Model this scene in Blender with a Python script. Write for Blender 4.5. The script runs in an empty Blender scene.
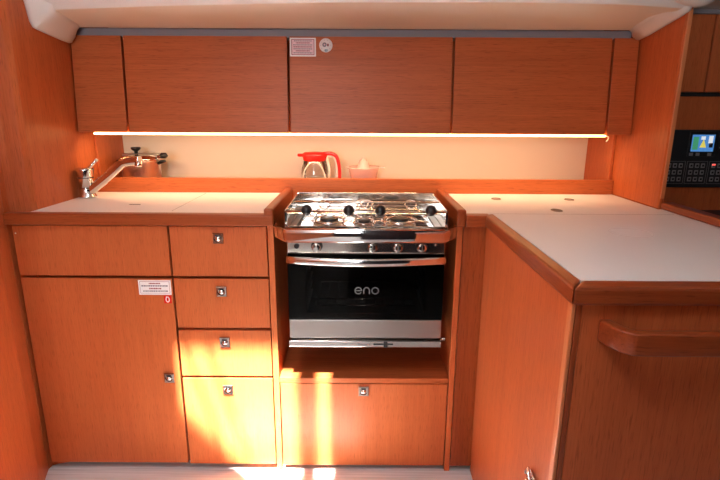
import bpy, bmesh, math, random
from mathutils import Vector, Matrix
random.seed(7)
PI = math.pi
scn = bpy.context.scene
COL = scn.collection

# ------------------------------------------------------------------ materials
def new_mat(name):
    m = bpy.data.materials.new(name); m.use_nodes = True
    nt = m.node_tree; b = nt.nodes['Principled BSDF']
    return m, nt, b

def plain(name, col, rough=.5, metal=0.0, emit=None, estr=0.0, coat=0.0, spec=.5):
    m, nt, b = new_mat(name)
    b.inputs['Base Color'].default_value = (*col, 1)
    b.inputs['Roughness'].default_value = rough
    b.inputs['Metallic'].default_value = metal
    b.inputs['Coat Weight'].default_value = coat
    b.inputs['Specular IOR Level'].default_value = spec
    if emit:
        b.inputs['Emission Color'].default_value = (*emit, 1)
        b.inputs['Emission Strength'].default_value = estr
    return m

def wood(name, axis, base, dark, rough=.37, fine=250, contrast=.85, coat=.0, spec=.26):
    """straight quarter-cut grain running along one axis, in object space"""
    m, nt, b = new_mat(name)
    N = nt.nodes; L = nt.links
    tc = N.new('ShaderNodeTexCoord')
    def noise(sc_across, sc_along, detail, rough_):
        mp = N.new('ShaderNodeMapping'); s = [sc_across] * 3; s[axis] = sc_along
        mp.inputs['Scale'].default_value = s
        n = N.new('ShaderNodeTexNoise'); n.inputs['Scale'].default_value = 1
        n.inputs['Detail'].default_value = detail; n.inputs['Roughness'].default_value = rough_
        L.new(tc.outputs['Object'], mp.inputs['Vector']); L.new(mp.outputs[0], n.inputs['Vector'])
        return n
    n1 = noise(fine, 5, 3, .6); n2 = noise(fine * .12, 1.2, 2, .5); n3 = noise(fine * 2.2, 26, 1, .5)
    ad = N.new('ShaderNodeMath'); ad.operation = 'MULTIPLY_ADD'; ad.inputs[1].default_value = .55
    L.new(n1.outputs['Fac'], ad.inputs[0])
    md = N.new('ShaderNodeMath'); md.operation = 'MULTIPLY'; md.inputs[1].default_value = .45
    L.new(n2.outputs['Fac'], md.inputs[0]); L.new(md.outputs[0], ad.inputs[2])
    ramp = N.new('ShaderNodeValToRGB')
    ramp.color_ramp.elements[0].position = .5 - .22 / contrast; ramp.color_ramp.elements[0].color = (*dark, 1)
    ramp.color_ramp.elements[1].position = .5 + .16 / contrast; ramp.color_ramp.elements[1].color = (*base, 1)
    L.new(ad.outputs[0], ramp.inputs['Fac'])
    pore = N.new('ShaderNodeValToRGB')
    pore.color_ramp.elements[0].position = .30; pore.color_ramp.elements[0].color = (.62, .55, .5, 1)
    pore.color_ramp.elements[1].position = .42; pore.color_ramp.elements[1].color = (1, 1, 1, 1)
    L.new(n3.outputs['Fac'], pore.inputs['Fac'])
    mx = N.new('ShaderNodeMixRGB'); mx.blend_type = 'MULTIPLY'; mx.inputs[0].default_value = .7
    L.new(ramp.outputs['Color'], mx.inputs[1]); L.new(pore.outputs['Color'], mx.inputs[2])
    L.new(mx.outputs[0], b.inputs['Base Color'])
    b.inputs['Roughness'].default_value = rough
    b.inputs['Coat Weight'].default_value = coat; b.inputs['Coat Roughness'].default_value = .2
    b.inputs['Specular IOR Level'].default_value = spec
    bp = N.new('ShaderNodeBump'); bp.inputs['Strength'].default_value = .06; bp.inputs['Distance'].default_value = .001
    L.new(n1.outputs['Fac'], bp.inputs['Height']); L.new(bp.outputs[0], b.inputs['Normal'])
    return m

WB, WD = (.59, .148, .046), (.45, .099, .028)
M = {}
M['wood_z'] = wood('mahogany veneer upright grain', 2, WB, WD)
M['wood_x'] = wood('mahogany veneer level grain', 0, WB, (.37, .085, .022))
M['wood_y'] = wood('mahogany veneer fore grain', 1, WB, WD)
SB, SD = (.36, .080, .023), (.25, .048, .013)
M['solid_x'] = wood('varnished solid mahogany level', 0, SB, SD, .28, 150, 1.2, .3)
M['solid_y'] = wood('varnished solid mahogany fore', 1, SB, SD, .28, 150, 1.2, .3)
M['solid_z'] = wood('varnished solid mahogany upright', 2, SB, SD, .3, 150, 1.2, .2)
M['edge'] = plain('pale edge band', (.62, .21, .075), .4)
M['dark'] = plain('black shadow gap', (.012, .009, .008), .8)
M['chrome'] = plain('chrome', (.80, .78, .76), .07, 1)
M['steel'] = plain('polished stainless steel', (.62, .58, .54), .11, 1)
M['brushed'] = plain('brushed stainless steel', (.46, .42, .39), .3, 1)
M['black'] = plain('black plastic', (.012, .012, .014), .35)
M['iron'] = plain('black enamelled burner', (.02, .02, .02), .4)
M['ovenblack'] = plain('black oven enamel', (.012, .011, .011), .35)
M['logo'] = plain('grey print', (.15, .15, .155), .5)
M['white'] = plain('white gelcoat', (.80, .79, .77), .4)
M['red'] = plain('red plastic', (.70, .018, .015), .25)
M['cream'] = plain('cream plastic', (.85, .78, .68), .3)
M['panelblack'] = plain('matt black switch panel', (.012, .013, .016), .5)
M['keygrey'] = plain('grey switch key', (.30, .30, .31), .5)
M['keylight'] = plain('red indicator', (.8, .05, .05), .4, emit=(1, .1, .08), estr=.6)
M['navy'] = plain('dark navy vinyl', (.012, .014, .022), .6)
M['grey'] = plain('grey rubber strip', (.27, .24, .26), .6)
M['led'] = plain('warm led lens', (1, .8, .5), .4, emit=(1, .52, .19), estr=5)
M['ledcase'] = plain('white led case', (.8, .75, .65), .4)
M['paper'] = plain('white label', (.90, .87, .87), .5)
M['pinkpaper'] = plain('pink label', (.85, .62, .66), .5)
M['inkred'] = plain('dark red ink', (.32, .04, .07), .6)
M['inkgrey'] = plain('grey ink', (.25, .22, .26), .6)
M['teal'] = plain('teal ink', (.03, .28, .36), .6)
M['scrblue'] = plain('screen blue', (.05, .15, .4), .3, emit=(.08, .26, .62), estr=.28)
M['scrgreen'] = plain('screen green', (.05, .3, .15), .3, emit=(.06, .32, .16), estr=.25)
M['scryellow'] = plain('screen yellow', (.6, .5, .1), .3, emit=(.75, .62, .1), estr=.3)
M['scrwhite'] = plain('screen white', (.7, .7, .7), .3, emit=(.7, .75, .8), estr=.3)
M['faint'] = plain('faint mark', (.74, .70, .68), .5)
M['potsteel'] = plain('satin pot steel', (.88, .87, .85), .36, 1)
M['seam'] = plain('grey seam line', (.33, .29, .27), .7)

def laminate():
    m, nt, b = new_mat('white worktop laminate'); N = nt.nodes; L = nt.links
    tc = N.new('ShaderNodeTexCoord'); n = N.new('ShaderNodeTexNoise'); n.inputs['Scale'].default_value = 6
    n.inputs['Detail'].default_value = 4
    r = N.new('ShaderNodeValToRGB')
    r.color_ramp.elements[0].color = (.85, .83, .81, 1); r.color_ramp.elements[1].color = (.89, .87, .86, 1)
    L.new(tc.outputs['Object'], n.inputs['Vector']); L.new(n.outputs['Fac'], r.inputs['Fac'])
    L.new(r.outputs['Color'], b.inputs['Base Color']); b.inputs['Roughness'].default_value = .42
    return m
M['laminate'] = laminate()

def liner(name, col):
    m, nt, b = new_mat(name); N = nt.nodes; L = nt.links
    tc = N.new('ShaderNodeTexCoord'); n = N.new('ShaderNodeTexNoise'); n.inputs['Scale'].default_value = 160
    bp = N.new('ShaderNodeBump'); bp.inputs['Strength'].default_value = .12; bp.inputs['Distance'].default_value = .001
    L.new(tc.outputs['Object'], n.inputs['Vector']); L.new(n.outputs['Fac'], bp.inputs['Height'])
    L.new(bp.outputs[0], b.inputs['Normal'])
    b.inputs['Base Color'].default_value = (*col, 1); b.inputs['Roughness'].default_value = .6
    return m
M['headliner'] = liner('cream vinyl headliner', (.84, .75, .63))
M['mould'] = liner('off white moulded liner', (.80, .78, .75))
M['splash'] = liner('cream backsplash', (.82, .72, .58))

def floor_mat():
    m, nt, b = new_mat('pale grey striped sole'); N = nt.nodes; L = nt.links
    tc = N.new('ShaderNodeTexCoord'); mp = N.new('ShaderNodeMapping'); mp.inputs['Scale'].default_value = (3, 130, 1)
    n = N.new('ShaderNodeTexNoise'); n.inputs['Scale'].default_value = 1; n.inputs['Detail'].default_value = 3
    r = N.new('ShaderNodeValToRGB')
    r.color_ramp.elements[0].position = .3; r.color_ramp.elements[0].color = (.62, .67, .68, 1)
    r.color_ramp.elements[1].position = .6; r.color_ramp.elements[1].color = (.84, .90, .92, 1)
    L.new(tc.outputs['Object'], mp.inputs['Vector']); L.new(mp.outputs[0], n.inputs['Vector'])
    L.new(n.outputs['Fac'], r.inputs['Fac']); L.new(r.outputs['Color'], b.inputs['Base Color'])
    b.inputs['Roughness'].default_value = .45
    return m
M['floor'] = floor_mat()

def thin_glass(name, tint, gloss=.12, rough=.02):
    m = bpy.data.materials.new(name); m.use_nodes = True
    nt = m.node_tree; N = nt.nodes; L = nt.links
    N.remove(N['Principled BSDF'])
    t = N.new('ShaderNodeBsdfTransparent'); t.inputs[0].default_value = (*tint, 1)
    g = N.new('ShaderNodeBsdfGlossy'); g.inputs['Roughness'].default_value = rough
    g.inputs['Color'].default_value = (1, 1, 1, 1)
    fr = N.new('ShaderNodeFresnel'); fr.inputs[0].default_value = 1.45
    ad = N.new('ShaderNodeMath'); ad.operation = 'ADD'; ad.use_clamp = True; ad.inputs[1].default_value = gloss - .04
    L.new(fr.outputs[0], ad.inputs[0])
    mx = N.new('ShaderNodeMixShader'); L.new(ad.outputs[0], mx.inputs[0])
    L.new(t.outputs[0], mx.inputs[1]); L.new(g.outputs[0], mx.inputs[2])
    L.new(mx.outputs[0], N['Material Output'].inputs['Surface'])
    return m
M['glass'] = thin_glass('clear jug glass', (.93, .93, .91), .08)
M['ovenglass'] = thin_glass('smoked oven glass', (.52, .49, .47), .012)

def plastic_clear():
    m, nt, b = new_mat('translucent pink plastic')
    b.inputs['Base Color'].default_value = (.95, .79, .75, 1); b.inputs['Roughness'].default_value = .25
    b.inputs['Subsurface Weight'].default_value = .0
    N = nt.nodes; L = nt.links
    t = N.new('ShaderNodeBsdfTransparent'); t.inputs[0].default_value = (1, .86, .82, 1)
    mx = N.new('ShaderNodeMixShader'); mx.inputs[0].default_value = .42
    L.new(t.outputs[0], mx.inputs[1]); L.new(b.outputs[0], mx.inputs[2])
    L.new(mx.outputs[0], N['Material Output'].inputs['Surface'])
    return m
M['pink'] = plastic_clear()

# ------------------------------------------------------------------ mesh builder
class MB:
    def __init__(s):
        s.bm = bmesh.new(); s.mats = []
    def mi(s, mat):
        if mat not in s.mats: s.mats.append(mat)
        return s.mats.index(mat)
    def _merge(s, t, mat, smooth=False):
        i = s.mi(mat)
        vm = {v: s.bm.verts.new(v.co) for v in t.verts}
        for f in t.faces:
            try: g = s.bm.faces.new([vm[v] for v in f.verts])
            except ValueError: continue
            g.material_index = i; g.smooth = smooth or f.smooth
        t.free()
    def box(s, x0, x1, y0, y1, z0, z1, mat, bev=0.0, seg=2, fn=None):
        t = bmesh.new(); bmesh.ops.create_cube(t, size=1)
        for v in t.verts:
            v.co = Vector(((x0 + x1) / 2 + v.co.x * (x1 - x0), (y0 + y1) / 2 + v.co.y * (y1 - y0), (z0 + z1) / 2 + v.co.z * (z1 - z0)))
        if bev: bmesh.ops.bevel(t, geom=t.edges[:], offset=bev, segments=seg, profile=.5, affect='EDGES')
        if fn:
            for v in t.verts: v.co = fn(v.co)
        s._merge(t, mat); return s
    def prism(s, poly, z0, z1, mat, axis=2, bev=0.0, smooth=False):
        """polygon extruded along axis (2: poly=(x,y); 0: poly=(y,z); 1: poly=(x,z))"""
        def mk(p, h):
            return Vector((p[0], p[1], h)) if axis == 2 else Vector((h, p[0], p[1])) if axis == 0 else Vector((p[0], h, p[1]))
        t = bmesh.new()
        a = [t.verts.new(mk(p, z0)) for p in poly]; b = [t.verts.new(mk(p, z1)) for p in poly]
        n = len(poly)
        t.faces.new(a); t.faces.new(b[::-1])
        for i in range(n): t.faces.new((a[i], b[i], b[(i + 1) % n], a[(i + 1) % n]))
        bmesh.ops.recalc_face_normals(t, faces=t.faces[:])
        if bev: bmesh.ops.bevel(t, geom=t.edges[:], offset=bev, segments=2, profile=.5, affect='EDGES')
        s._merge(t, mat, smooth); return s
    def grid(s, pts, mat, smooth=True, close=False):
        i = s.mi(mat)
        vs = [[s.bm.verts.new(p) for p in r] for r in pts]
        for r in range(len(vs) - 1):
            nn = len(vs[r])
            for c in range(nn if close else nn - 1):
                d = (c + 1) % nn
                f = s.bm.faces.new((vs[r][c], vs[r][d], vs[r + 1][d], vs[r + 1][c])); f.material_index = i; f.smooth = smooth
        return vs
    def cap(s, ring, mat):
        try:
            f = s.bm.faces.new(ring); f.material_index = s.mi(mat)
        except ValueError: pass
    def lathe(s, prof, c, mat, n=28, axis='z', smooth=True, sx=1, sy=1):
        rows = []
        for r, h in prof:
            row = []
            for k in range(n):
                a = 2 * PI * k / n; u, w = r * math.cos(a) * sx, r * math.sin(a) * sy
                p = (u, w, h) if axis == 'z' else (u, h, w) if axis == 'y' else (h, u, w)
                row.append(Vector(c) + Vector(p))
            rows.append(row)
        vs = s.grid(rows, mat, smooth, True)
        if prof[0][0] > 1e-5: s.cap(vs[0][::-1], mat)
        if prof[-1][0] > 1e-5: s.cap(vs[-1], mat)
        return s
    def sphere(s, c, r, mat, n=20, sx=1, sy=1, sz=1):
        t = bmesh.new(); bmesh.ops.create_uvsphere(t, u_segments=n, v_segments=n // 2, radius=r)
        for v in t.verts: v.co = Vector((v.co.x * sx, v.co.y * sy, v.co.z * sz)) + Vector(c)
        s._merge(t, mat, True); return s
    def tube(s, pts, r, mat, n=10, closed=False, sect=None):
        pts = [Vector(p) for p in pts]; m = len(pts); rows = []
        rr = r if isinstance(r, (list, tuple)) else [r] * m
        up = None
        for i, p in enumerate(pts):
            a = pts[i - 1] if (i or closed) else pts[0]; b = pts[(i + 1) % m] if (i < m - 1 or closed) else pts[-1]
            t = (b - a).normalized()
            if up is None: up = Vector((0, 0, 1)) if abs(t.z) < .9 else Vector((0, 1, 0))
            side = t.cross(up).normalized(); u2 = side.cross(t).normalized(); up = u2
            d1 = (p - a).normalized() if (p - a).length > 1e-9 else t
            k = 1 / max(.5, d1.dot(t))
            row = []
            if sect:
                for (q, w) in sect: row.append(p + side * q * k + u2 * w)
            else:
                for j in range(n):
                    an = 2 * PI * j / n
                    row.append(p + side * math.cos(an) * rr[i] + u2 * math.sin(an) * rr[i])
            rows.append(row)
        if closed: rows.append(rows[0])
        vs = s.grid(rows, mat, not sect or len(sect) > 6, True)
        if not closed: s.cap(vs[0][::-1], mat); s.cap(vs[-1], mat)
        return s
    def cyl(s, a, b, r, mat, n=20):
        return s.tube([a, b], r, mat, n)
    def build(s, name, parent=None, kind=None, sharp=True):
        bmesh.ops.remove_doubles(s.bm, verts=s.bm.verts[:], dist=1e-6)
        bmesh.ops.recalc_face_normals(s.bm, faces=s.bm.faces[:])
        off = Vector(LOC.get(parent.name, (0, 0, 0))) if parent else Vector((0, 0, 0))
        if parent is None:
            c = [v.co for v in s.bm.verts]
            off = Vector(((min(v.x for v in c) + max(v.x for v in c)) / 2, (min(v.y for v in c) + max(v.y for v in c)) / 2, min(v.z for v in c)))
        for v in s.bm.verts: v.co -= off
        me = bpy.data.meshes.new(name); s.bm.to_mesh(me); s.bm.free()
        for m in s.mats: me.materials.append(M[m])
        o = bpy.data.objects.new(name, me); COL.objects.link(o)
        if parent: o.parent = parent
        else: o.location = off
        LOC[o.name] = off
        if kind: o['kind'] = kind
        return o
LOC = {}
def thing(name, label, cat, loc, group=None):
    o = bpy.data.objects.new(name, None); COL.objects.link(o); o.location = loc
    o.empty_display_size = .05
    o['label'] = label; o['category'] = cat
    if group: o['group'] = group
    LOC[o.name] = Vector(loc)
    return o
def tag(o, label, cat, group=None):
    o['label'] = label; o['category'] = cat
    if group: o['group'] = group
    return o
def bx(name, parent, *a, **k): return MB().box(*a, **k).build(name, parent)

def catmull(pts, n=6):
    P = [Vector(p) for p in pts]; out = []
    for i in range(len(P) - 1):
        p0 = P[max(i - 1, 0)]; p1 = P[i]; p2 = P[i + 1]; p3 = P[min(i + 2, len(P) - 1)]
        for k in range(n):
            t = k / n
            out.append(.5 * ((2 * p1) + (p2 - p0) * t + (2 * p0 - 5 * p1 + 4 * p2 - p3) * t * t + (3 * p1 - p0 - 3 * p2 + p3) * t ** 3))
    out.append(P[-1]); return out

# ------------------------------------------------------------------ setting
WZ = 1.90                       # saloon headroom
XL, XR = -1.018, .975           # wall lining left of worktop / bulkhead right
MB().box(-1.3, 2.5, -3.7, .75, -.06, 0, 'floor').build('floor', kind='structure')
# left wall: lining beside the worktop, eased out to the galley front, then forward
MB().prism([(-1.087, 0), (-1.050, -.1), (-.96, -.5), (-.96, -3.7), (-1.3, -3.7), (-1.3, 0)], 0, WZ, 'wood_z').build('wall_left', kind='structure')
MB().prism([(XL - .05, .030), (-1.085, .020), (-1.087, 0), (-1.3, 0), (-1.3, .030)], 0, WZ, 'wood_z').build('wall_left.001', kind='structure')
MB().prism([(XL, .75), (XL, .052), (XL - .012, .040), (XL - .05, .030), (-1.3, .030), (-1.3, .75)], 0, WZ, 'wood_z').build('wall_left.002', kind='structure')
MB().box(XL - .2, 2.5, .66, .75, 0, WZ, 'splash').build('wall_back', kind='structure')
# bulkhead between galley and chart table
o = MB().prism([(XR, .655), (XR, .122), (XR + .004, .117), (XR + .015, .117), (XR + .019, .122), (XR + .019, .655)], .918, 1.545, 'wood_z').build('wall_right', kind='structure')
MB().box(XR + .003, XR + .016, .1135, .1168, .95, 1.52, 'edge', .0012).build('trim_1', kind='structure')
MB().box(.996, 2.5, .375, .655, 0, WZ, 'wood_z').build('wall_nav', kind='structure')
MB().box(2.42, 2.5, -3.7, .375, 0, WZ, 'navy').build('wall_starboard', kind='structure')
CX0, CX1, CZ = -.92, -.08, 1.0                       # unseen companionway opening, added to light the cabinet fronts
MB().box(-.96, CX0, -3.7, -3.62, 0, WZ, 'navy').build('wall_front', kind='structure')
MB().box(CX1, 2.42, -3.7, -3.62, 0, WZ, 'navy').build('wall_front.001', kind='structure')
MB().box(CX0, CX1, -3.7, -3.62, 0, CZ, 'navy').build('wall_front.002', kind='structure')

# ---- ceiling over the galley: low side deck, then coachroof side and flat roof with hatch opening
def bend(x):
    P = [(-1.1, .185), (-.95, .165), (-.6, .10), (-.1, .04), (.4, .025), (.75, .045), (1.0, .11), (1.3, .13), (2.6, .13)]
    for (a, b), (c, d) in zip(P, P[1:]):
        if x <= c: return b + (d - b) * (x - a) / (c - a)
    return .13
def ceil_strip(xs, drop, names):
    panel, up = MB(), MB()
    rows = []
    for x in xs:
        b = bend(x); d = drop(x)
        rows.append([(x, .352, 1.4975 - d), (x, .33, 1.500 - d), (x, (b + .33) / 2, 1.509 - d), (x, b, 1.519 - d)])
    panel.grid([[Vector(p) for p in r] for r in rows], 'headliner')
    rows = []
    for x in xs:
        b = bend(x); d = drop(x)
        rows.append([(x, b, 1.519 - d), (x, b - .012, 1.527 - d), (x, b - .03, 1.55 - d * .8), (x, b - .11, 1.78), (x, b - .14, 1.85), (x, b - .19, 1.89), (x, b - .25, WZ)])
    up.grid([[Vector(p) for p in r] for r in rows], 'mould')
    panel.build(names[0], kind='structure'); up.build(names[1], kind='structure')
n = 60
xs = [XL + .04 + (XR - .03 - XL - .04) * i / n for i in range(n + 1)]
ceil_strip(xs, lambda x: 0, ('ceiling', 'ceiling.001'))
# end mouldings running fore and aft at the two bulkheads, turning up with the coachroof
def end_mould(x0, sgn, ys, name):
    m = MB(); rows = []
    for (y, zl, zp, w) in ys:
        # section across x, from the bulkhead lip to the headliner
        sec = [(0, zl + .05), (0, zl), (.006, zl - .004), (.016, zl - .002), (.030, zl + (zp - zl) * .35), (w * .8, zl + (zp - zl) * .8), (w, zp), (w, zp + .03)]
        rows.append([Vector((x0 + sgn * s, y, z)) for s, z in sec])
    vs = m.grid(rows, 'mould', True)
    m.cap(vs[0], 'mould'); m.cap(vs[-1], 'mould')
    return m.build(name, kind='structure')
end_mould(XL + .001, 1, [(.345, 1.449, 1.497, .05), (.30, 1.452, 1.500, .062), (.20, 1.463, 1.506, .072), (.160, 1.468, 1.513, .075), (.148, 1.482, 1.530, .078), (.135, 1.535, 1.60, .078), (.10, 1.68, 1.74, .075), (.06, 1.84, 1.88, .07)], 'trim_2')
end_mould(XR - .001, -1, [(.365, 1.470, 1.497, .04), (.30, 1.477, 1.500, .06), (.20, 1.495, 1.508, .075), (.135, 1.506, 1.520, .085), (.10, 1.515, 1.545, .09), (.07, 1.56, 1.62, .09), (.03, 1.70, 1.74, .08)], 'trim_3')
# return of the moulding round the bulkhead end
MB().box(XR, XR + .019, .20, .655, 1.5455, WZ, 'wood_z').build('wall_right.001', kind='structure')
MB().tube(catmull([(XR - .10, .062, 1.575), (XR - .02, .085, 1.560), (XR + .03, .105, 1.562), (XR + .07, .15, 1.585), (XR + .09, .30, 1.605)], 8), .036, 'mould', 16).build('trim_4', kind='structure')
# deck edge over chart table
xs = [XR + .045 + (2.42 - XR - .045) * i / 20 for i in range(21)]
ceil_strip(xs, lambda x: -.07, ('ceiling.002', 'ceiling.003'))
# flat coachroof with hatch opening  x -.60..-.08  y -1.27.. -.72
HX0, HX1, HY0, HY1 = -.60, -.104, -1.02, -.72
c = MB()
GX0, GX1, GY0, GY1 = -.50, .0, -1.36, -1.12          # unseen second hatch further aft, added so sun bounces off the floor
c.box(-1.3, HX0, GY1, .02, WZ, WZ + .05, 'mould'); c.box(HX1, 2.42, GY1, .02, WZ, WZ + .05, 'mould')
c.box(HX0, HX1, HY1, .02, WZ, WZ + .05, 'mould'); c.box(HX0, HX1, GY1, HY0, WZ, WZ + .05, 'mould')
c.box(-1.3, GX0, GY0, GY1, WZ, WZ + .05, 'mould'); c.box(GX1, 2.42, GY0, GY1, WZ, WZ + .05, 'mould')
c.box(-1.3, 2.42, -3.62, GY0, WZ, WZ + .05, 'mould')
c.build('ceiling.004', kind='structure')
# lid over the dead space above deck so only the hatch admits light
MB().box(-1.3, 2.5, -.02, .75, WZ + .001, WZ + .05, 'mould').build('ceiling.005', kind='structure')
h = thing('roof_hatch', 'added unseen aluminium roof hatch that lets sun bounce off the cabin floor', 'hatch', (-.25, -1.24, WZ + .051))
f = MB()
for (a, b, c_, d) in ((GX0 - .02, GX0, GY0 - .02, GY1 + .004), (GX1, GX1 + .02, GY0 - .02, GY1 + .004), (GX0, GX1, GY1, GY1 + .004), (GX0, GX1, GY0 - .02, GY0)):
    f.box(a, b, c_, d, WZ + .051, WZ + .075, 'brushed')
f.build('frame', h)
h = thing('roof_hatch', 'small open aluminium roof hatch over the galley aisle', 'hatch', (-.35, -1.0, WZ + .051))
f = MB()
for (a, b, c_, d) in ((HX0 - .03, HX0, HY0 - .02, HY1 + .03), (HX1, HX1 + .03, HY0 - .02, HY1 + .03), (HX0, HX1, HY1, HY1 + .03), (HX0, HX1, HY0 - .02, HY0)):
    f.box(a, b, c_, d, WZ + .051, WZ + .075, 'brushed', .003)
f.build('frame', h)
MB().box(-.213, -.136, HY0, HY1, WZ + .052, WZ + .07, 'brushed', .003).build('crossbar', h)
MB().prism([(HX0, HY0), (-.36, HY0), (-.42, -.96), (HX0, -.86)], WZ + .055, WZ + .062, 'navy').build('added_shade', h)  # added cover, slanted to trim the corner of the sun patch

for a, b2 in (((-.575, -.735), (-.44, -.985)), ((-.50, -.735), (-.355, -.99))):  # added thin bars, there to dim streaks across the sun patch
    MB().tube([(a[0], a[1], WZ + .045), (b2[0], b2[1], WZ + .045)], .0065, 'brushed', 8).build('added_streak_bar', h)

# recess strip above the wall lockers
MB().box(XL + .02, XR - .03, .372, .39, 1.470, 1.499, 'grey').build('trim_5', kind='structure')
MB().box(1.05, 2.42, .350, .372, 1.552, 1.566, 'grey').build('trim_6', kind='structure')
# niche side boards
MB().box(XL + .001, XL + .010, .4415, .658, .9405, 1.145, 'wood_z', .001).build('trim_7', kind='structure')
MB().box(XR - .012, XR - .001, .4415, .658, .9405, 1.145, 'wood_z', .001).build('trim_8', kind='structure')

# ------------------------------------------------------------------ latches and labels
def latch(parent, x, z, w=.033, y=0.0, button=True):
    m = MB(); h = w / 2
    # square chrome surround with a round recess and a domed push button
    pts = []
    for k in range(32):
        a = 2 * PI * k / 32 + PI / 4
        ca, sa = math.cos(a), math.sin(a); q = max(abs(ca), abs(sa))
        pts.append((ca / q, sa / q, ca, sa))
    rows = [[Vector((x + p[0] * h, y + .0005, z + p[1] * h)) for p in pts],
            [Vector((x + p[0] * h, y - .004, z + p[1] * h)) for p in pts],
            [Vector((x + p[0] * h * .9, y - .006, z + p[1] * h * .9)) for p in pts],
            [Vector((x + p[2] * h * .72, y - .0062, z + p[3] * h * .72)) for p in pts],
            [Vector((x + p[2] * h * .66, y - .0015, z + p[3] * h * .66)) for p in pts],
            [Vector((x + p[2] * h * .1, y - .001, z + p[3] * h * .1)) for p in pts]]
    vs = m.grid(rows, 'steel', False, True); m.cap(vs[-1], 'steel')
    m.lathe([(h * .5, y - .001), (h * .5, y - .006), (h * .42, y - .009), (h * .2, y - .0105), (.0001, y - .011)], (x, 0, z), 'chrome', 20, 'y')
    m.box(x - h * .45, x + h * .45, y - .0085, y - .003, z + h * .50, z + h * .72, 'black')
    return m.build('latch', parent)

def textbars(m, x0, x1, y, z, h, mat, seed, gap=.0012):
    r = random.Random(seed); x = x0
    while x < x1 - .001:
        w = min(r.uniform(.002, .0065), x1 - x)
        m.box(x, x + w, y - .0003, y, z - h / 2, z + h / 2, mat); x += w + gap

# ------------------------------------------------------------------ left base cabinets
FT = .019
sink = thing('sink_cabinet', 'wide wooden base cabinet under the sink worktop, with a tall door', 'cabinet', (-.83, .2, 0))
b = MB(); b.box(-1.010, -.592, .05, .43, .02, .878, 'wood_z'); b.box(-1.010, -.592, .051, .06, .001, .03, 'dark')
b.build('body', sink)
bx('false_front', sink, -1.072, -.5950, 0, FT, .7145, .8750, 'wood_z', bev=.0012)
d = bx('door', sink, -1.072, -.5950, 0, FT, .030, .7050, 'wood_z', bev=.0012)
latch(d, -.631, .359)
s = MB(); Y = -.0004
s.box(-.7015, -.5985, Y, 0, .6515, .7005, 'paper')
for a in ((-.697, -.603, .6955, .6963), (-.697, -.603, .6565, .6573), (-.697, -.6962, .6565, .6963), (-.6038, -.603, .6565, .6963)):
    s.box(a[0], a[1], Y - .0003, Y, a[2], a[3], 'inkred')
textbars(s, -.668, -.632, Y, .6895, .0042, 'inkred', 1)
textbars(s, -.692, -.608, Y, .6815, .0046, 'inkgrey', 2)
textbars(s, -.668, -.630, Y, .6725, .0046, 'inkred', 3)
textbars(s, -.688, -.608, Y, .6640, .0042, 'inkgrey', 4)
o = s.build('warning_label', d); o['label'] = 'white printed label with red border'
s = MB(); s.box(-.6245, -.6005, Y, 0, .6230, .6490, 'red')
s.tube([(-.6125 + .0052 * math.cos(a), Y - .0006, .636 + .0085 * math.sin(a)) for a in [2 * PI * k / 20 for k in range(20)]], .0016, 'paper', 6, True)
s.box(-.6175, -.6145, Y - .0006, Y, .641, .646, 'paper')
o = s.build('red_tag', d); o['label'] = 'small red square tag with white mark'
MB().lathe([(.0022, .0004), (.0022, -.0012), (.0001, -.0016)], (-1.069 + .006, 0, .851), 'ledcase', 12, 'y').build('screw_cap', sink)

dru = thing('drawer_cabinet', 'narrow wooden cabinet of four drawers left of the oven', 'cabinet', (-.44, .2, 0))
b = MB(); b.box(-.5905, -.2885, .05, .43, .02, .878, 'wood_z'); b.box(-.5905, -.2885, .051, .06, .001, .03, 'dark'); b.build('body', dru)
for z0, z1, lz in ((.7145, .8750, .838), (.539, .7050, .664), (.3665, .5295, .489), (.027, .3570, .317)):
    dr = bx('drawer', dru, -.5880, -.2890, 0, FT, z0, z1, 'wood_z', bev=.0012)
    latch(dr, -.4385, lz, .034)

# ------------------------------------------------------------------ oven housing
oh = thing('oven_housing', 'wooden oven recess with shelf and a deep bottom drawer', 'cabinet', (.015, .2, 0))
bx('side_panel', oh, -.2855, -.2665, 0, .43, .002, .879, 'wood_z', bev=.0015)
bx('side_panel', oh, .2985, .3165, 0, .43, .002, .879, 'wood_z', bev=.0015)
bx('back_panel', oh, -.2660, .2980, .405, .425, .02, .879, 'wood_z')
bx('shelf', oh, -.2660, .2980, .001, .404, .341, .3595, 'wood_x', bev=.0015)
bx('plinth', oh, -.2660, .2980, .03, .05, .002, .34, 'dark')
d = bx('drawer', oh, -.2630, .2950, 0, FT, .024, .3385, 'wood_z', bev=.0012)
latch(d, .0145, .3135, .035)

# ------------------------------------------------------------------ worktop rims helper
def rim(m, x0, x1, y0, y1, z0, z1, mat, bev=.006): m.box(x0, x1, y0, y1, z0, z1, mat, bev, 3)
ZT = .9155
wl = thing('sink_worktop', 'white worktop with wooden rim on the left, around the tap', 'worktop', (-.65, .2, .88))
m = MB(); m.box(XL + .001, -.292, .013, .418, .882, ZT, 'laminate'); m.build('surface', wl)
m = MB(); rim(m, -1.084, -.262, -.021, .0125, .8805, ZT + .0015, 'solid_x'); m.build('front_rim', wl)
m = MB(); rim(m, -.2915, -.262, -.019, .418, .8805, .935, 'solid_y'); m.build('side_rim', wl)
m = MB(); m.box(-.5905, -.5893, .04, .40, ZT, ZT + .0004, 'seam'); m.box(-.772, -.735, .147, .153, ZT, ZT + .0005, 'dark')
m.box(-.93, -.5905, .3995, .4005, ZT, ZT + .0004, 'seam'); m.build('sink_lid_seam', wl)

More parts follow.
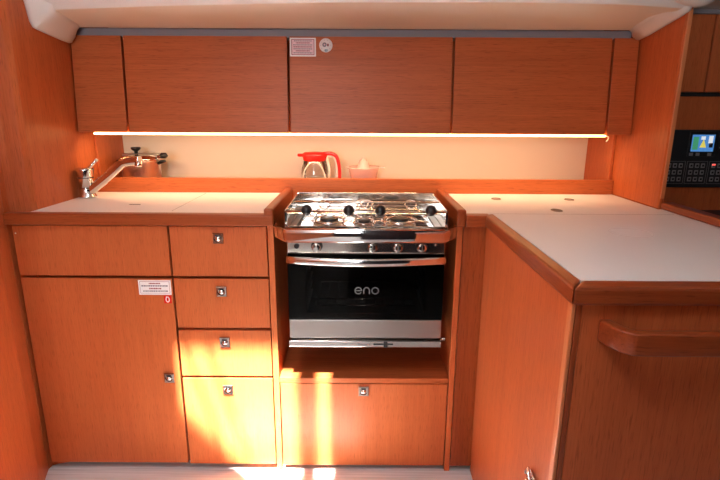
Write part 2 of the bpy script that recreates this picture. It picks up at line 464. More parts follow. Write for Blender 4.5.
# ------------------------------------------------------------------ corner and island
cc = thing('corner_cabinet', 'narrow upright wooden cabinet panel right of the oven', 'cabinet', (.55, .2, 0))
bx('front_panel', cc, .3185, .3885, .001, FT, .022, .879, 'solid_z', bev=.001)
b = MB(); b.box(.3185, XR - .003, .022, .43, .02, .879, 'wood_z'); b.box(.3185, XR - .003, .03, .05, .001, .02, 'dark'); b.build('body', cc)
isl = thing('island_cabinet', 'wooden island cabinet in the right foreground with a grab handle', 'cabinet', (.70, -.33, 0))
bx('side_panel', isl, .389, .407, -.626, -.0005, .004, .8805, 'wood_z', bev=.001)
bx('front_panel', isl, .407, 1.03, -.644, -.626, .004, .8805, 'wood_z', bev=.001)
m = MB(); m.box(.387, .3945, -.646, -.6275, .004, .8805, 'edge', .002); m.box(.3955, .406, -.646, -.630, .004, .8805, 'solid_z', .002); m.build('corner_edging', isl)
b = MB(); b.box(.408, 1.028, -.625, -.003, .004, .879, 'wood_z'); b.build('body', isl)
# grab handle on the front, bowed ends
sec = []
for (cx, cy) in ((.007, .017), (-.007, .017), (-.007, -.017), (.007, -.017)):
    a0 = {(1, 1): 0, (-1, 1): PI / 2, (-1, -1): PI, (1, -1): 3 * PI / 2}[(1 if cx > 0 else -1, 1 if cy > 0 else -1)]
    for k in range(4):
        a = a0 + k * PI / 6; sec.append((cx + .004 * math.cos(a), cy + .004 * math.sin(a)))
hz = .829
path = catmull([(.452, -.643, hz), (.455, -.660, hz), (.463, -.683, hz), (.475, -.695, hz), (.495, -.6995, hz), (.60, -.70, hz), (.90, -.70, hz), (.95, -.697, hz), (.975, -.682, hz), (.988, -.66, hz), (.993, -.643, hz)], 5)
m = MB(); m.tube(path, .01, 'solid_x', sect=sec); m.build('grab_handle', isl)
# chrome catch on the side
m = MB(); m.box(.382, .3885, -.578, -.535, .395, .442, 'chrome', .002)
m.tube([(.374, -.573, .437), (.372, -.558, .463), (.374, -.541, .437)], .0028, 'chrome', 8, False)
m.cyl((.382, -.573, .437), (.372, -.573, .437), .004, 'chrome', 10); m.cyl((.382, -.541, .437), (.372, -.541, .437), .004, 'chrome', 10)
m.sphere((.376, -.557, .432), .008, 'chrome', 14)
m.build('side_catch', isl)

wr = thing('island_worktop', 'white L-shaped worktop with wooden rim on the right, over the island', 'worktop', (.68, -.1, .881))
m = MB(); m.box(.3215, XR - .002, .022, .418, .882, ZT, 'laminate'); m.build('surface', wr)
m = MB(); m.box(.412, 1.018, -.616, .0215, .882, ZT, 'laminate'); m.box(XR - .001, 1.018, .0215, .110, .882, ZT, 'laminate'); m.build('island_surface', wr)
m = MB(); rim(m, .2935, .3210, -.019, .418, .8805, .935, 'solid_y'); m.build('side_rim', wr)
m = MB(); rim(m, .3215, .3965, -.019, .0215, .8805, ZT + .0015, 'solid_x', .005); m.build('front_rim', wr)
m = MB(); m.prism([(.380, .0), (.4115, .0215), (.4115, -.6165), (.380, -.660)], .8815, ZT + .0015, 'solid_y', bev=.006); m.build('side_rim', wr)
m = MB(); m.prism([(.3805, -.6605), (.412, -.617), (1.05, -.617), (1.05, -.6605)], .8815, ZT + .0015, 'solid_x', bev=.006); m.build('front_rim', wr)
m = MB(); rim(m, .980, 1.022, -.616, .1115, ZT + .0004, .9395, 'solid_y', .006); m.build('rail', wr)
def finger_pull(x, y, rx, ry, grille=False):
    m = MB(); m.lathe([(1.0, 0), (1.0, .0012), (.86, .0016), (.80, .0004), (.0001, .0003)], (x, y, ZT), 'dark', 24, sx=rx, sy=ry)
    m.lathe([(1.02, 0), (1.02, .0010), (.97, .0018), (.94, .0005)], (x, y, ZT), 'brushed', 24, sx=rx, sy=ry)
    if grille:
        for k in range(-2, 3): m.box(x - rx * .7, x + rx * .7, y + k * ry * .3 - .0007, y + k * ry * .3 + .0007, ZT, ZT + .0022, 'brushed')
    return m.build('finger_pull', wr)
finger_pull(.494, .300, .017, .021); finger_pull(.631, .080, .017, .026, True); finger_pull(.756, .290, .016, .022)
m = MB(); m.box(.415, XR - .004, .0192, .0206, ZT, ZT + .0003, 'seam'); m.build('lid_seam', wr)
m = MB(); m.tube([(.707 + .052 * math.cos(a), -.228 + .052 * math.sin(a), ZT) for a in [2 * PI * k / 40 for k in range(40)]], .0009, 'faint', 6, True); m.build('cup_ring', wr)

# ------------------------------------------------------------------ niche shelf with lip
sh = thing('niche_shelf', 'long wooden ledge shelf with front lip behind both worktops', 'shelf', (0, .55, .90))
bx('board', sh, XL + .002, XR - .002, .441, .659, .920, .9400, 'wood_x')
bx('lip', sh, XL + .002, XR - .002, .420, .4405, .880, .9705, 'wood_x', bev=.002)

# ------------------------------------------------------------------ wall lockers
def tilt(v): return Vector((v.x, v.y + (v.z - 1.15) * .085, v.z))
YU = .334
def locker(x0, x1, label, cat, doorlabel=None):
    t = thing('wall_cabinet', label, cat, ((x0 + x1) / 2, .5, 1.151), 'wooden wall cabinets over the lit niche')
    MB().box(x0 + .001, x1 - .001, YU + .055, .657, 1.1460, 1.468, 'wood_x', fn=lambda v: tilt(v) if v.y < .5 else v).build('body', t)
    d = MB().box(x0 + .0028, x1 - .0028, YU, YU + FT, 1.1450, 1.4735, 'wood_x', .0012, fn=tilt).build('door', t)
    return t, d
locker(XL + .002, -.8355, 'narrow wall cabinet at the left end, touching the wood wall', 'cabinet')
locker(-.8325, -.2560, 'wide wall cabinet above the pressure cooker and red jug, no stickers', 'cabinet')
_, dm = locker(-.2530, .3230, 'wide middle wall cabinet with pink label and round white sticker', 'cabinet')
locker(.3260, .8790, 'wide wall cabinet right of the stickered one, above the island worktop', 'cabinet')
locker(.8820, XR - .002, 'narrow wall cabinet at the right end, against the bulkhead', 'cabinet')
# stickers on the middle door
def sticker(build): 
    m = MB(); build(m)
    for v in m.bm.verts: v.co = tilt(v.co)
    return m
Y = YU
def pinklabel(m):
    m.box(-.2485, -.1575, Y - .0004, Y, 1.4070, 1.4690, 'paper')
    m.box(-.2430, -.1630, Y - .0008, Y - .0004, 1.4120, 1.4645, 'inkred')
    m.box(-.2408, -.1652, Y - .0012, Y - .0008, 1.4140, 1.4625, 'pinkpaper')
    for i in range(7): 
        ins = (.003, .010, .0, .001, .001, .009, .001)[i]
        textbars(m, -.237 + ins, -.169 - ins, Y - .0012, 1.4585 - i * .0066, .0030, 'inkred' if i % 2 else 'inkgrey', 20 + i, .001)
o = sticker(pinklabel).build('warning_label', dm); o['label'] = 'pink printed warning label with dark red border'
def roundel(m):
    m.lathe([(.0235, Y), (.0235, Y - .0005), (.0001, Y - .0006)], (-.1228, 0, 1.4445), 'paper', 32, 'y')
    for k in range(10):
        a = 2 * PI * k / 10; m.sphere((-.1228 + .0175 * math.cos(a), Y - .0008, 1.4445 + .0175 * math.sin(a)), .0011, 'inkgrey', 6, sy=.3)
    m.lathe([(.0075, Y - .0006), (.0070, Y - .0010), (.0001, Y - .0011)], (-.1275, 0, 1.4465), 'inkgrey', 16, 'y')
    m.lathe([(.0050, Y - .0006), (.0046, Y - .0010), (.0001, Y - .0011)], (-.1155, 0, 1.4455), 'inkred', 16, 'y', sx=.6)
    m.lathe([(.0040, Y - .0010), (.0001, Y - .0013)], (-.1275, 0, 1.4465), 'pinkpaper', 12, 'y')
    m.box(-.1265, -.1175, Y - .0010, Y - .0006, 1.4235, 1.4315, 'teal')
    m.box(-.1232, -.1208, Y - .0012, Y - .0008, 1.4240, 1.4330, 'paper')
o = sticker(roundel).build('round_sticker', dm); o['label'] = 'round white sticker'

# LED strip under the lockers
led = thing('led_strip_light', 'long glowing warm light strip under the wall cabinets', 'light', (-.04, .35, 1.137))
bx('lens', led, -.962, .884, .338, .352, 1.1365, 1.1425, 'led', bev=.002)
bx('case', led, -.966, .888, .3525, .364, 1.1355, 1.1445, 'ledcase')
m = MB(); m.tube(catmull([(.888, .352, 1.140), (.898, .35, 1.136), (.897, .348, 1.126), (.891, .348, 1.120)], 5), .0022, 'ledcase', 8); m.build('cable', led)

# ------------------------------------------------------------------ stove
X0, HW = .0185, .2435
st = thing('oven_stove', 'stainless steel gimballed gas stove with black glass oven door', 'stove', (X0, .15, .484))
OX0, OX1 = X0 - HW, X0 + HW
b = MB()
b.box(OX0 + .004, OX0 + .024, .004, .34, .488, .868, 'brushed'); b.box(OX1 - .024, OX1 - .004, .004, .34, .488, .868, 'brushed')
b.box(OX0 + .004, OX1 - .004, .32, .34, .488, .868, 'brushed'); b.box(OX0 + .004, OX1 - .004, .004, .34, .488, .520, 'brushed'); b.box(OX0 + .004, OX1 - .004, .004, .34, .792, .853, 'brushed')
for a in ((OX0 + .0245, OX0 + .029, .006, .319, .521, .791), (OX1 - .029, OX1 - .0245, .006, .319, .521, .791), (OX0 + .029, OX1 - .029, .312, .319, .521, .791), (OX0 + .029, OX1 - .029, .006, .312, .521, .527), (OX0 + .029, OX1 - .029, .006, .312, .785, .791)):
    b.box(*a, 'ovenblack')
b.build('body', st)
r = MB()
for k in range(11): r.cyl((X0 - .16 + .032 * k, .05, .600), (X0 - .16 + .032 * k, .29, .600), .0016, 'chrome', 6)
r.tube([(X0 - .165, .05, .600), (X0 + .165, .05, .600), (X0 + .165, .29, .600), (X0 - .165, .29, .600)], .003, 'chrome', 8, True)
r.cyl((X0 - .165, .05, .622), (X0 + .165, .05, .622), .0025, 'chrome', 8)
for s_ in (-1, 1):
    for z in (.565, .60, .635, .67): r.box(X0 + s_ * .20 - .004, X0 + s_ * .20 + .004, .05, .30, z - .002, z + .002, 'brushed')
r.build('oven_rack', st)
bx('control_panel', st, OX0, OX1, -.020, .003, .797, .868, 'steel', bev=.003)
def dial(x, z, r):
    m = MB(); m.lathe([(r * 1.15, -.0195), (r * 1.15, -.023), (r, -.026), (r * .95, -.040), (r * .80, -.043)], (x, 0, z), 'black', 28, 'y')
    m.lathe([(r * .80, -.0425), (r * .78, -.0445), (r * .62, -.0450), (.0001, -.0452)], (x, 0, z), 'steel', 28, 'y')
    m.lathe([(r * .9, -.0405), (r * .92, -.0435), (r * .84, -.0440)], (x, 0, z), 'chrome', 28, 'y')
    m.box(x - .0015, x + .0015, -.0475, -.045, z - r * .6, z + r * .6, 'brushed'); return m.build('control_knob', st)
for x in (-.132, .038, .115, .188): dial(x, .8205, .0155)
m = MB(); m.lathe([(.008, -.0195), (.008, -.024), (.005, -.027), (.0001, -.0275)], (-.194, 0, .820), 'black', 18, 'y'); m.build('ignition_button', st)
m = MB(); m.lathe([(.007, -.0195), (.007, -.022), (.0045, -.022)], (.231, 0, .827), 'black', 18, 'y'); m.lathe([(.004, -.0195), (.0035, -.024), (.0001, -.0242)], (.231, 0, .827), 'chrome', 12, 'y'); m.build('pilot_light', st)
# oven door
dr = MB(); dr.box(OX0, OX1, -.018, .0035, .5775, .7935, 'ovenglass', .001)
door = dr.build('oven_door', st)
m = MB()
for a in ((OX0, OX0 + .055, .5775, .7935), (OX1 - .055, OX1, .5775, .7935), (OX0 + .055, OX1 - .055, .745, .7935), (OX0 + .055, OX1 - .055, .5775, .592)): m.box(a[0], a[1], .0037, .0055, a[2], a[3], 'ovenblack')
m.build('door_frame', door)
m = MB(); hp = []
for k in range(17):
    t = k / 16; hp.append((OX0 + .001 + (OX1 - OX0 - .002) * t, -.030 - .030 * math.sin(PI * t), .779))
sec = [(.004, .0115), (.006, .008), (.0065, 0), (.006, -.008), (.004, -.0115), (-.004, -.0115), (-.005, -.006), (-.005, .006), (-.004, .0115)]
m.tube(hp, .01, 'chrome', sect=sec)
m.box(OX0 + .0005, OX0 + .020, -.0305, -.0175, .768, .790, 'chrome', .002); m.box(OX1 - .020, OX1 - .0005, -.0305, -.0175, .768, .790, 'chrome', .002)
m.build('door_handle', door)
bx('lower_panel', st, OX0 + .001, OX1 - .001, -.020, .003, .5145, .5765, 'brushed', bev=.002)
bx('drip_edge', st, OX0 - .002, OX1 + .001, -.026, .003, .4860, .5075, 'steel', bev=.002)
m = MB(); m.box(.045, .108, -.0275, -.0258, .4945, .4990, 'black'); m.box(.078, .090, -.034, -.026, .488, .5035, 'black', .002); m.box(-.005, .035, -.0268, -.0258, .496, .4985, 'inkgrey'); m.build('lock_slider', st)
m = MB(); m.cyl((OX1, -.012, .509), (OX1 + .012, -.012, .509), .004, 'chrome', 12); m.sphere((OX1 + .012, -.012, .509), .0055, 'chrome', 12); m.build('lock_pin', st)
m = MB(); LY, LZ, LR = -.0186, .6755, .0103
def ring(cx, a0, a1, n=22, rx=LR): return [(cx + rx * math.cos(a0 + (a1 - a0) * k / n), LY, LZ + LR * math.sin(a0 + (a1 - a0) * k / n)) for k in range(n + 1)]
m.tube([(-.0125, LY, LZ + .0005), (.0058 - .0005, LY, LZ + .0005)] if False else [(-.0145, LY, LZ), (.0055, LY, LZ)], .0017, 'logo', 8)
m.tube(ring(-.0045, 0, PI * 1.80), .0017, 'logo', 8)
m.tube([(.0125, LY, LZ - LR)] + [(.0125, LY, LZ)] + ring(.0215, PI, 0, 14, .0090) + [(.0305, LY, LZ - LR)], .0017, 'logo', 8)
m.tube(ring(.0485, 0, 2 * PI)[:-1], .0017, 'logo', 8, True)
m.build('brand_lettering', door)
# hob pan
hx0, hx1, hy0, hy1, zf = X0 - .2455, X0 + .2455, -.016, .300, .862
m = MB(); m.box(hx0, hx1, hy0, hy1, zf - .006, zf, 'steel', .002)
m.box(hx0, hx0 + .004, hy0, hy1, zf, .933, 'steel', .001); m.box(hx1 - .004, hx1, hy0, hy1, zf, .933, 'steel', .001)
m.box(hx0, hx1, hy1 - .004, hy1, zf, .936, 'steel', .001); m.box(hx0, hx1, hy0, hy0 + .004, zf, .882, 'steel', .001)
m.box(hx0 + .03, hx1 - .03, .03, .27, zf, zf + .006, 'chrome', .004)
m.box(hx0 + .004, hx1 - .004, .235, .247, .895, .903, 'steel', .002)
m.box(hx0 + .004, hx1 - .004, .180, .188, .878, .884, 'steel', .002)
m.build('hob_pan', st)
m = MB(); zr = .926
m.tube([(hx0, hy0, zr), (hx1, hy0, zr), (hx1, hy1, zr + .008), (hx0, hy1, zr + .008)], .0035, 'chrome', 10, True)
for x in (hx0 + .002, hx1 - .002): m.box(x - .004, x + .004, hy0 - .002, hy0 + .008, zf, zr, 'chrome', .001)
m.cyl((hx0, .145, zr + .002), (hx1, .145, zr + .002), .003, 'chrome', 8)
m.build('fiddle_rail', st)
def burner(x, y, r):
    z = zf + .006; m = MB()
    m.lathe([(r * 1.6, z), (r * 1.55, z + .002), (r * 1.1, z - .001), (r, z + .001), (r, z + .010), (r * .95, z + .012)], (x, y, 0), 'brushed', 30)
    m.lathe([(r * .98, z + .012), (r * .98, z + .017), (r * .9, z + .0195), (.0001, z + .0205)], (x, y, 0), 'iron', 30)
    o = m.build('burner', st)
    m = MB(); R = r * 1.9
    m.tube([(x + R * math.cos(a), y + R * math.sin(a), z + .012) for a in [2 * PI * k / 32 for k in range(32)]], .0027, 'chrome', 8, True)
    for k in range(4):
        a = PI / 4 + k * PI / 2; ca, sa = math.cos(a), math.sin(a)
        m.tube([(x + R * 1.15 * ca, y + R * 1.15 * sa, z), (x + R * 1.1 * ca, y + R * 1.1 * sa, z + .022), (x + R * .95 * ca, y + R * .95 * sa, z + .026), (x + r * .55 * ca, y + r * .55 * sa, z + .026)], .0026, 'chrome', 8)
    m.build('pan_support', o)
burner(-.100, .085, .030); burner(.0135, .055, .019); burner(.128, .090, .030)
def pot_holder(x, lean, xb):
    m = MB()
    m.tube(catmull([(x, hy0, zr - .003), (x + lean * .01, .04, zr - .022), (xb, .10, zr - .026), (xb + lean * .018, .15, zr - .016)], 5), .003, 'chrome', 8)
    m.tube([(xb + lean * .03 + .019 * math.cos(a), .160 + .014 * math.sin(a), zr - .008 + .012 * math.sin(a)) for a in [2 * PI * k / 20 for k in range(20)]], .0026, 'chrome', 8, True)
    m.box(x - .011, x + .011, hy0 - .006, hy0 + .008, zr - .010, zr - .002, 'chrome', .002)
    o = m.build('pot_holder', st)
    b = MB(); b.sphere((x, hy0 - .004, zr + .006), .0168, 'black', 22); b.build('knob', o)
pot_holder(-.161, 1, -.150); pot_holder(-.034, 1, -.022); pot_holder(.061, -1, .052); pot_holder(.213, -1, .20)

# crash bar
m = MB()
sec = [(.0012, .019), (.0022, .0165), (.0022, -.0165), (.0012, -.019), (-.0012, -.019), (-.0022, -.0165), (-.0022, .0165), (-.0012, .019)]
m.tube([(-.2640, .030, .862), (-.2640, .004, .862), (-.2625, -.002, .862), (-.225, -.064, .8645), (-.216, -.068, .8650), (.247, -.068, .8650), (.256, -.064, .8645), (.2945, -.002, .862), (.2960, .004, .862), (.2960, .030, .862)], .01, 'chrome', sect=sec)
m.tube([(-.219, -.068, .884), (.250, -.068, .884)], .003, 'chrome', 8); m.tube([(-.219, -.068, .846), (.250, -.068, .846)], .003, 'chrome', 8)
tag(m.build('crash_bar'), 'flat chrome crash bar across the front of the stove top', 'grab bar')

# ------------------------------------------------------------------ tap
fx, fy = -.984, .290
tp = thing('mixer_tap', 'chrome mixer tap with long angled spout beside the left wall', 'tap', (fx, fy, ZT + .0005))
m = MB(); m.lathe([(.0300, ZT + .0005), (.0300, ZT + .006), (.0265, ZT + .010), (.0255, ZT + .03), (.025, ZT + .034)], (fx, fy, 0), 'chrome', 30); m.build('base', tp)
m = MB(); m.lathe([(.0245, ZT + .0335), (.0265, ZT + .07), (.0295, ZT + .098), (.0295, ZT + .104), (.018, ZT + .108), (.0001, ZT + .109)], (fx, fy, 0), 'chrome', 30)
m.lathe([(.0262, ZT + .070), (.0275, ZT + .072), (.0265, ZT + .075)], (fx, fy, 0), 'black', 30); m.build('body', tp)
sec = [(.011, .011), (.007, .0150), (-.007, .0150), (-.011, .011), (-.011, -.011), (-.007, -.0150), (.007, -.0150), (.011, -.011)]
m = MB(); m.tube(catmull([(fx + .004, fy - .004, ZT + .020), (fx + .024, fy - .008, ZT + .031), (fx + .10, fy - .022, ZT + .085), (fx + .150, fy - .032, ZT + .124), (fx + .172, fy - .037, ZT + .132), (fx + .222, fy - .046, ZT + .138)], 6), .011, 'chrome', sect=sec)
m.lathe([(.0115, ZT + .116), (.0125, ZT + .120), (.0125, ZT + .136)], (fx + .214, fy - .045, 0), 'chrome', 18); m.build('spout', tp)
sec = [(.006, .003), (.003, .005), (-.003, .005), (-.006, .003), (-.006, -.003), (-.003, -.005), (.003, -.005), (.006, -.003)]
m = MB(); m.tube([(fx + .006, fy, ZT + .096), (fx + .02, fy - .002, ZT + .108), (fx + .047, fy - .004, ZT + .132)], .006, 'chrome', sect=sec); m.sphere((fx + .048, fy - .004, ZT + .133), .0062, 'ledcase', 12); m.build('lever', tp)

# ------------------------------------------------------------------ pressure cooker
px_, py_, pz_ = -.893, .550, .954
pc = thing('pressure_cooker', 'shiny steel pressure cooker with black knob, behind the tap', 'pot', (px_, py_, .9405))
R = .075
m = MB(); m.lathe([(R * .92, pz_ - .0135), (R, pz_ - .007), (R, pz_ + .066), (R * 1.05, pz_ + .070), (R * 1.05, pz_ + .073)], (px_, py_, 0), 'potsteel', 36); m.build('pot', pc)
m = MB(); m.lathe([(R * 1.08, pz_ + .0735), (R * 1.08, pz_ + .081), (R * 1.0, pz_ + .087), (R * .6, pz_ + .094), (R * .2, pz_ + .097), (.0001, pz_ + .0975)], (px_, py_, 0), 'chrome', 36)
m.box(px_ - R * .95, px_ + R * 1.02, py_ - .012, py_ + .012, pz_ + .088, pz_ + .099, 'brushed', .004); lid = m.build('lid', pc)
m = MB(); m.lathe([(.007, pz_ + .097), (.007, pz_ + .108), (.015, pz_ + .113), (.019, pz_ + .119), (.018, pz_ + .124), (.0001, pz_ + .125)], (px_ - .016, py_, 0), 'black', 24); m.build('knob', lid)
m = MB(); m.box(px_ + R * .98, px_ + R * 1.2, py_ - .02, py_ - .002, pz_ + .080, pz_ + .092, 'chrome', .003); m.tube([(px_ + R * 1.12, py_ - .011, pz_ + .088), (px_ + R * 1.25, py_ - .014, pz_ + .092), (px_ + R * 1.42, py_ - .016, pz_ + .092), (px_ + R * 1.50, py_ - .016, pz_ + .086)], [.007, .0115, .012, .008], 'black', 12); m.build('handle', lid)
m = MB(); m.tube([(px_ + R * .98, py_ - .011, pz_ + .060), (px_ + R * 1.2, py_ - .014, pz_ + .068), (px_ + R * 1.4, py_ - .016, pz_ + .070)], [.006, .007, .006], 'black', 10); m.build('side_handle', pc); m = MB()
m.tube([(px_ - R * .98, py_, pz_ + .060), (px_ - R * 1.15, py_, pz_ + .066), (px_ - R * 1.3, py_, pz_ + .066)], [.006, .008, .006], 'black', 10); m.build('side_handle', pc)

# ------------------------------------------------------------------ red jug
jx, jy, jz = -.183, .52, .9405
jg = thing('coffee_jug', 'clear glass coffee jug with red lid and red handle', 'jug', (jx, jy, jz))
m = MB(); m.lathe([(.046, jz), (.053, jz + .004), (.055, jz + .020), (.053, jz + .05), (.045, jz + .078), (.042, jz + .084)], (jx, jy, 0), 'glass', 36); m.build('glass_body', jg)
m = MB(); m.lathe([(.0435, jz + .080), (.0455, jz + .083), (.050, jz + .098), (.050, jz + .105), (.040, jz + .110), (.0001, jz + .112)], (jx, jy, 0), 'red', 36)
m.prism([(jx - .040, jy - .018), (jx - .070, jy), (jx - .040, jy + .018)], jz + .094, jz + .105, 'red', bev=.003); m.build('lid', jg)
m = MB(); m.tube([(jx + .057 * math.cos(a), jy + .057 * math.sin(a), jz + .018) for a in [2 * PI * k / 36 for k in range(36)]], .0028, 'cream', 8, True)
m.tube(catmull([(jx - .045, jy - .034, jz + .018), (jx - .036, jy - .040, jz + .05), (jx - .018, jy - .044, jz + .072), (jx, jy - .045, jz + .078), (jx + .018, jy - .044, jz + .072), (jx + .036, jy - .040, jz + .05), (jx + .045, jy - .034, jz + .018)], 5), .0026, 'cream', 8)
m.build('band', jg)
sec = [(.012, .004), (.010, .006), (-.010, .006), (-.012, .004), (-.012, -.004), (-.010, -.006), (.010, -.006), (.012, -.004)]
hp = catmull([(jx + .035, jy, jz + .105), (jx + .065, jy, jz + .106), (jx + .088, jy, jz + .094), (jx + .098, jy, jz + .06), (jx + .100, jy, jz + .02), (jx + .098, jy, jz + .006)], 6)
m = MB(); m.tube(hp, .01, 'red', sect=sec); hd = m.build('handle', jg)
m = MB(); m.tube(catmull([(jx + .054, jy, jz + .095), (jx + .070, jy, jz + .096), (jx + .080, jy, jz + .088), (jx + .0885, jy, jz + .06), (jx + .090, jy, jz + .02)], 6), .0045, 'cream', 8)
m.tube(catmull([(jx + .050, jy, jz + .010), (jx + .058, jy, jz + .04), (jx + .052, jy, jz + .075), (jx + .046, jy, jz + .094)], 6), .0055, 'cream', 8); m.build('grip_lining', hd)

# ------------------------------------------------------------------ citrus juicer
cx_, cy_, cz_ = .013, .52, .9405
cj = thing('citrus_juicer', 'pale pink plastic citrus juicer right of the red jug', 'juicer', (cx_, cy_, cz_))
m = MB(); m.lathe([(.044, cz_), (.048, cz_ + .003), (.060, cz_ + .046), (.068, cz_ + .052), (.069, cz_ + .055), (.060, cz_ + .052), (.052, cz_ + .046), (.042, cz_ + .006), (.0001, cz_ + .005)], (cx_, cy_, 0), 'pink', 40)
m.prism([(cx_ + .062, cy_ - .012), (cx_ + .084, cy_ - .008), (cx_ + .084, cy_ + .008), (cx_ + .062, cy_ + .012)], cz_ + .049, cz_ + .055, 'pink', bev=.002)
m.build('bowl', cj)
rows = []
for (r, h) in ((.050, .040), (.048, .043), (.030, .044), (.024, .050), (.021, .062), (.015, .074), (.007, .082), (.0005, .084)):
    rows.append([Vector((cx_ + r * (1 + (.10 if k % 2 else -.08) * (.022 < r + .02 and r < .028)) * math.cos(2 * PI * k / 32), cy_ + r * (1 + (.10 if k % 2 else -.08) * (r < .028)) * math.sin(2 * PI * k / 32), cz_ + h)) for k in range(32)])
m = MB(); m.grid(rows, 'pink', True, True); m.build('reamer', cj)
cj.scale.z = 1.22; jg.scale.z = 1.12

# ------------------------------------------------------------------ chart table side, right of the bulkhead
def nav_locker(x0, x1, label):
    t = thing('chart_cabinet', label, 'cabinet', ((x0 + x1) / 2, .36, 1.294), 'dark wall cabinets beyond the bulkhead')
    bx('body', t, x0 + .001, x1 - .001, .3575, .3735, 1.294, 1.546, 'wood_z')
    bx('door', t, x0 + .0015, x1 - .0015, .340, .357, 1.294, 1.548, 'wood_z', bev=.0012)
nav_locker(1.000, 1.2095, 'left wall cabinet above the switch panel, half hidden by the bulkhead')
nav_locker(1.2125, 1.70, 'right wall cabinet above the switch panel, at the photo edge')
MB().box(.998, 2.4, .366, .3745, 1.280, 1.2935, 'dark').build('trim_9', kind='structure')
sp = thing('switch_panel', 'black electrical switch panel with small colour display', 'control panel', (1.35, .37, .953))
bx('plate', sp, .998, 1.62, .3605, .3745, .953, 1.163, 'panelblack', bev=.002)
fr = bx('display', sp, 1.198, 1.300, .3565, .3604, 1.066, 1.157, 'black', bev=.002)
m = MB(); Y = .3564
m.box(1.208, 1.290, Y - .0006, Y, 1.0855, 1.146, 'scrblue'); m.box(1.212, 1.232, Y - .0009, Y - .0006, 1.092, 1.138, 'scrgreen')
m.prism([(1.238, 1.100), (1.262, 1.100), (1.250, 1.130)], Y - .0012, Y - .0006, 'scryellow', axis=1); m.box(1.240, 1.256, Y - .0009, Y - .0006, 1.128, 1.140, 'scrwhite')
m.box(1.268, 1.284, Y - .0009, Y - .0006, 1.115, 1.142, 'scrwhite'); m.box(1.272, 1.286, Y - .0010, Y - .0006, 1.100, 1.116, 'navy'); m.build('screen', fr)
for x in (1.212, 1.236, 1.279): bx('key', fr, x - .007, x + .007, .3555, .3564, 1.070, 1.081, 'keygrey', bev=.0003)
m = MB(); m.sphere((1.318, .3600, 1.100), .004, 'keygrey', 10); m.build('indicator', sp)
for gi, gx in enumerate((1.140, 1.222, 1.304)):
    g = MB()
    for a in ((gx - .016, gx + .060, 1.049, 1.050), (gx - .016, gx + .060, .967, .968), (gx - .016, gx - .015, .967, 1.05), (gx + .059, gx + .060, .967, 1.05)): g.box(a[0], a[1], .3600, .3604, a[2], a[3], 'keygrey')
    gr = g.build('switch_group', sp)
    for r_ in range(3):
        for c_ in range(3):
            x = gx + .0215 * c_; z = 1.034 - .025 * r_
            m = MB(); m.box(x - .007, x + .007, .3580, .3604, z - .008, z + .008, 'keygrey', .001)
            m.box(x - .004, x + .004, .3575, .3580, z - .004, z + .004, 'panelblack')
            if gi == 2 and r_ == 0 and c_ == 0: m.box(x - .006, x + .006, .3573, .3578, z + .001, z + .006, 'keylight')
            m.build('switch', gr)
ct = thing('chart_table', 'dark navy topped chart table behind the island rail', 'table', (1.45, .05, 0))
bx('top', ct, 1.10, 1.90, -.30, .372, .835, .867, 'navy', bev=.008, seg=3)
b = MB(); b.box(1.12, 1.88, -.27, .365, .001, .8345, 'wood_z'); b.build('body', ct)

# added unseen blockers: partition shading the island front, hood keeping sun out of the companionway
MB().box(-.08, 2.415, -1.93, -1.90, 0, 1.26, 'navy').build('added_half_wall', kind='structure')
MB().prism([(-4.35, 1.90), (-4.33, 1.99), (-4.1, 2.03), (-3.71, 2.03), (-3.71, 2.00), (-4.08, 2.00), (-4.30, 1.96), (-4.33, 1.90)], -1.3, .6, 'navy', axis=0).build('added_sun_hood', kind='structure')
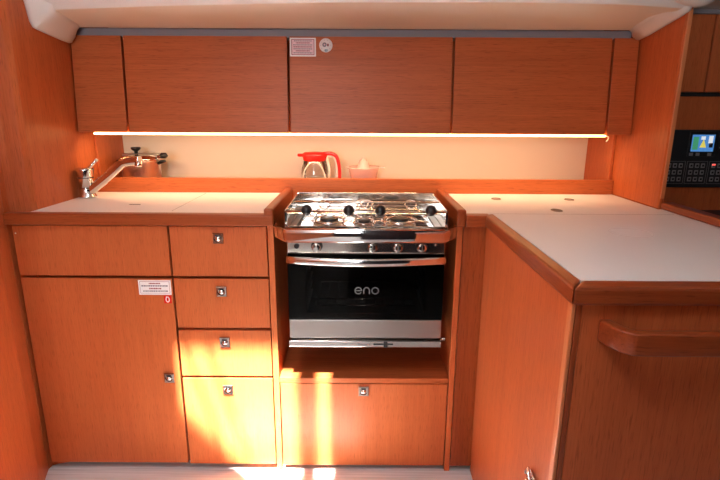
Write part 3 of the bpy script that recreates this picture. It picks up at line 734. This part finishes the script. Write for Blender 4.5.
# ------------------------------------------------------------------ light
w = bpy.data.worlds.new('World'); scn.world = w; w.use_nodes = True
bg = w.node_tree.nodes['Background']; bg.inputs[0].default_value = (.93, .97, 1.0, 1); bg.inputs[1].default_value = 6.6
su = bpy.data.lights.new('sun', 'SUN'); su.energy = 30; su.angle = math.radians(1.4); su.color = (1, .95, .86)
so = bpy.data.objects.new('sun', su); COL.objects.link(so)
so.rotation_euler = Vector((0.0, .447, -.894)).to_track_quat('-Z', 'Y').to_euler(); so.location = (-.35, -2, 4)
for (a, b, c_, d) in ((HX0, HX1, HY0, HY1), (GX0, GX1, GY0, GY1)):
    pl = bpy.data.lights.new('hatch_portal', 'AREA'); pl.shape = 'RECTANGLE'; pl.size = b - a; pl.size_y = d - c_
    pl.cycles.is_portal = True
    po = bpy.data.objects.new('hatch_portal', pl); COL.objects.link(po); po.location = ((a + b) / 2, (c_ + d) / 2, WZ + .08)
pl = bpy.data.lights.new('added_companionway_portal', 'AREA'); pl.shape = 'RECTANGLE'; pl.size = CX1 - CX0; pl.size_y = WZ - CZ
pl.cycles.is_portal = True
po = bpy.data.objects.new('added_companionway_portal', pl); COL.objects.link(po); po.location = ((CX0 + CX1) / 2, -3.71, (CZ + WZ) / 2); po.rotation_euler = (PI / 2, 0, 0)
ll = bpy.data.lights.new('led_strip', 'AREA'); ll.shape = 'RECTANGLE'; ll.size = 1.82; ll.size_y = .012; ll.energy = 2.1; ll.color = (1, .68, .38)
lo = bpy.data.objects.new('led_strip', ll); COL.objects.link(lo); lo.location = (-.045, .352, 1.1345)
lo.rotation_euler = (math.radians(28), 0, 0)

# ------------------------------------------------------------------ camera
F = 500.0; p = math.radians(14.2); rr = -math.radians(.3)
f = Vector((0, math.cos(p), -math.sin(p))); rt = Vector((1, 0, 0)); dn = f.cross(rt)
right = math.cos(rr) * rt + math.sin(rr) * dn; down = -math.sin(rr) * rt + math.cos(rr) * dn
cam = bpy.data.cameras.new('camera'); cam.sensor_width = 36; cam.lens = F / 720 * 36; cam.clip_start = .02
co = bpy.data.objects.new('camera', cam); COL.objects.link(co)
mt = Matrix((right, -down, -f)).transposed().to_4x4(); mt.translation = Vector((0, -1.5, 1.2144)); co.matrix_world = mt
scn.camera = co
vs = scn.view_settings; vs.view_transform = 'Standard'; vs.look = 'None'; vs.gamma = 1; vs.use_curve_mapping = False
vs.exposure = 1.5
scn.cycles.max_bounces = 10; scn.cycles.diffuse_bounces = 6; scn.cycles.glossy_bounces = 5; scn.cycles.transparent_max_bounces = 12
scn.cycles.caustics_reflective = False; scn.cycles.caustics_refractive = False
scn.cycles.use_denoising = True
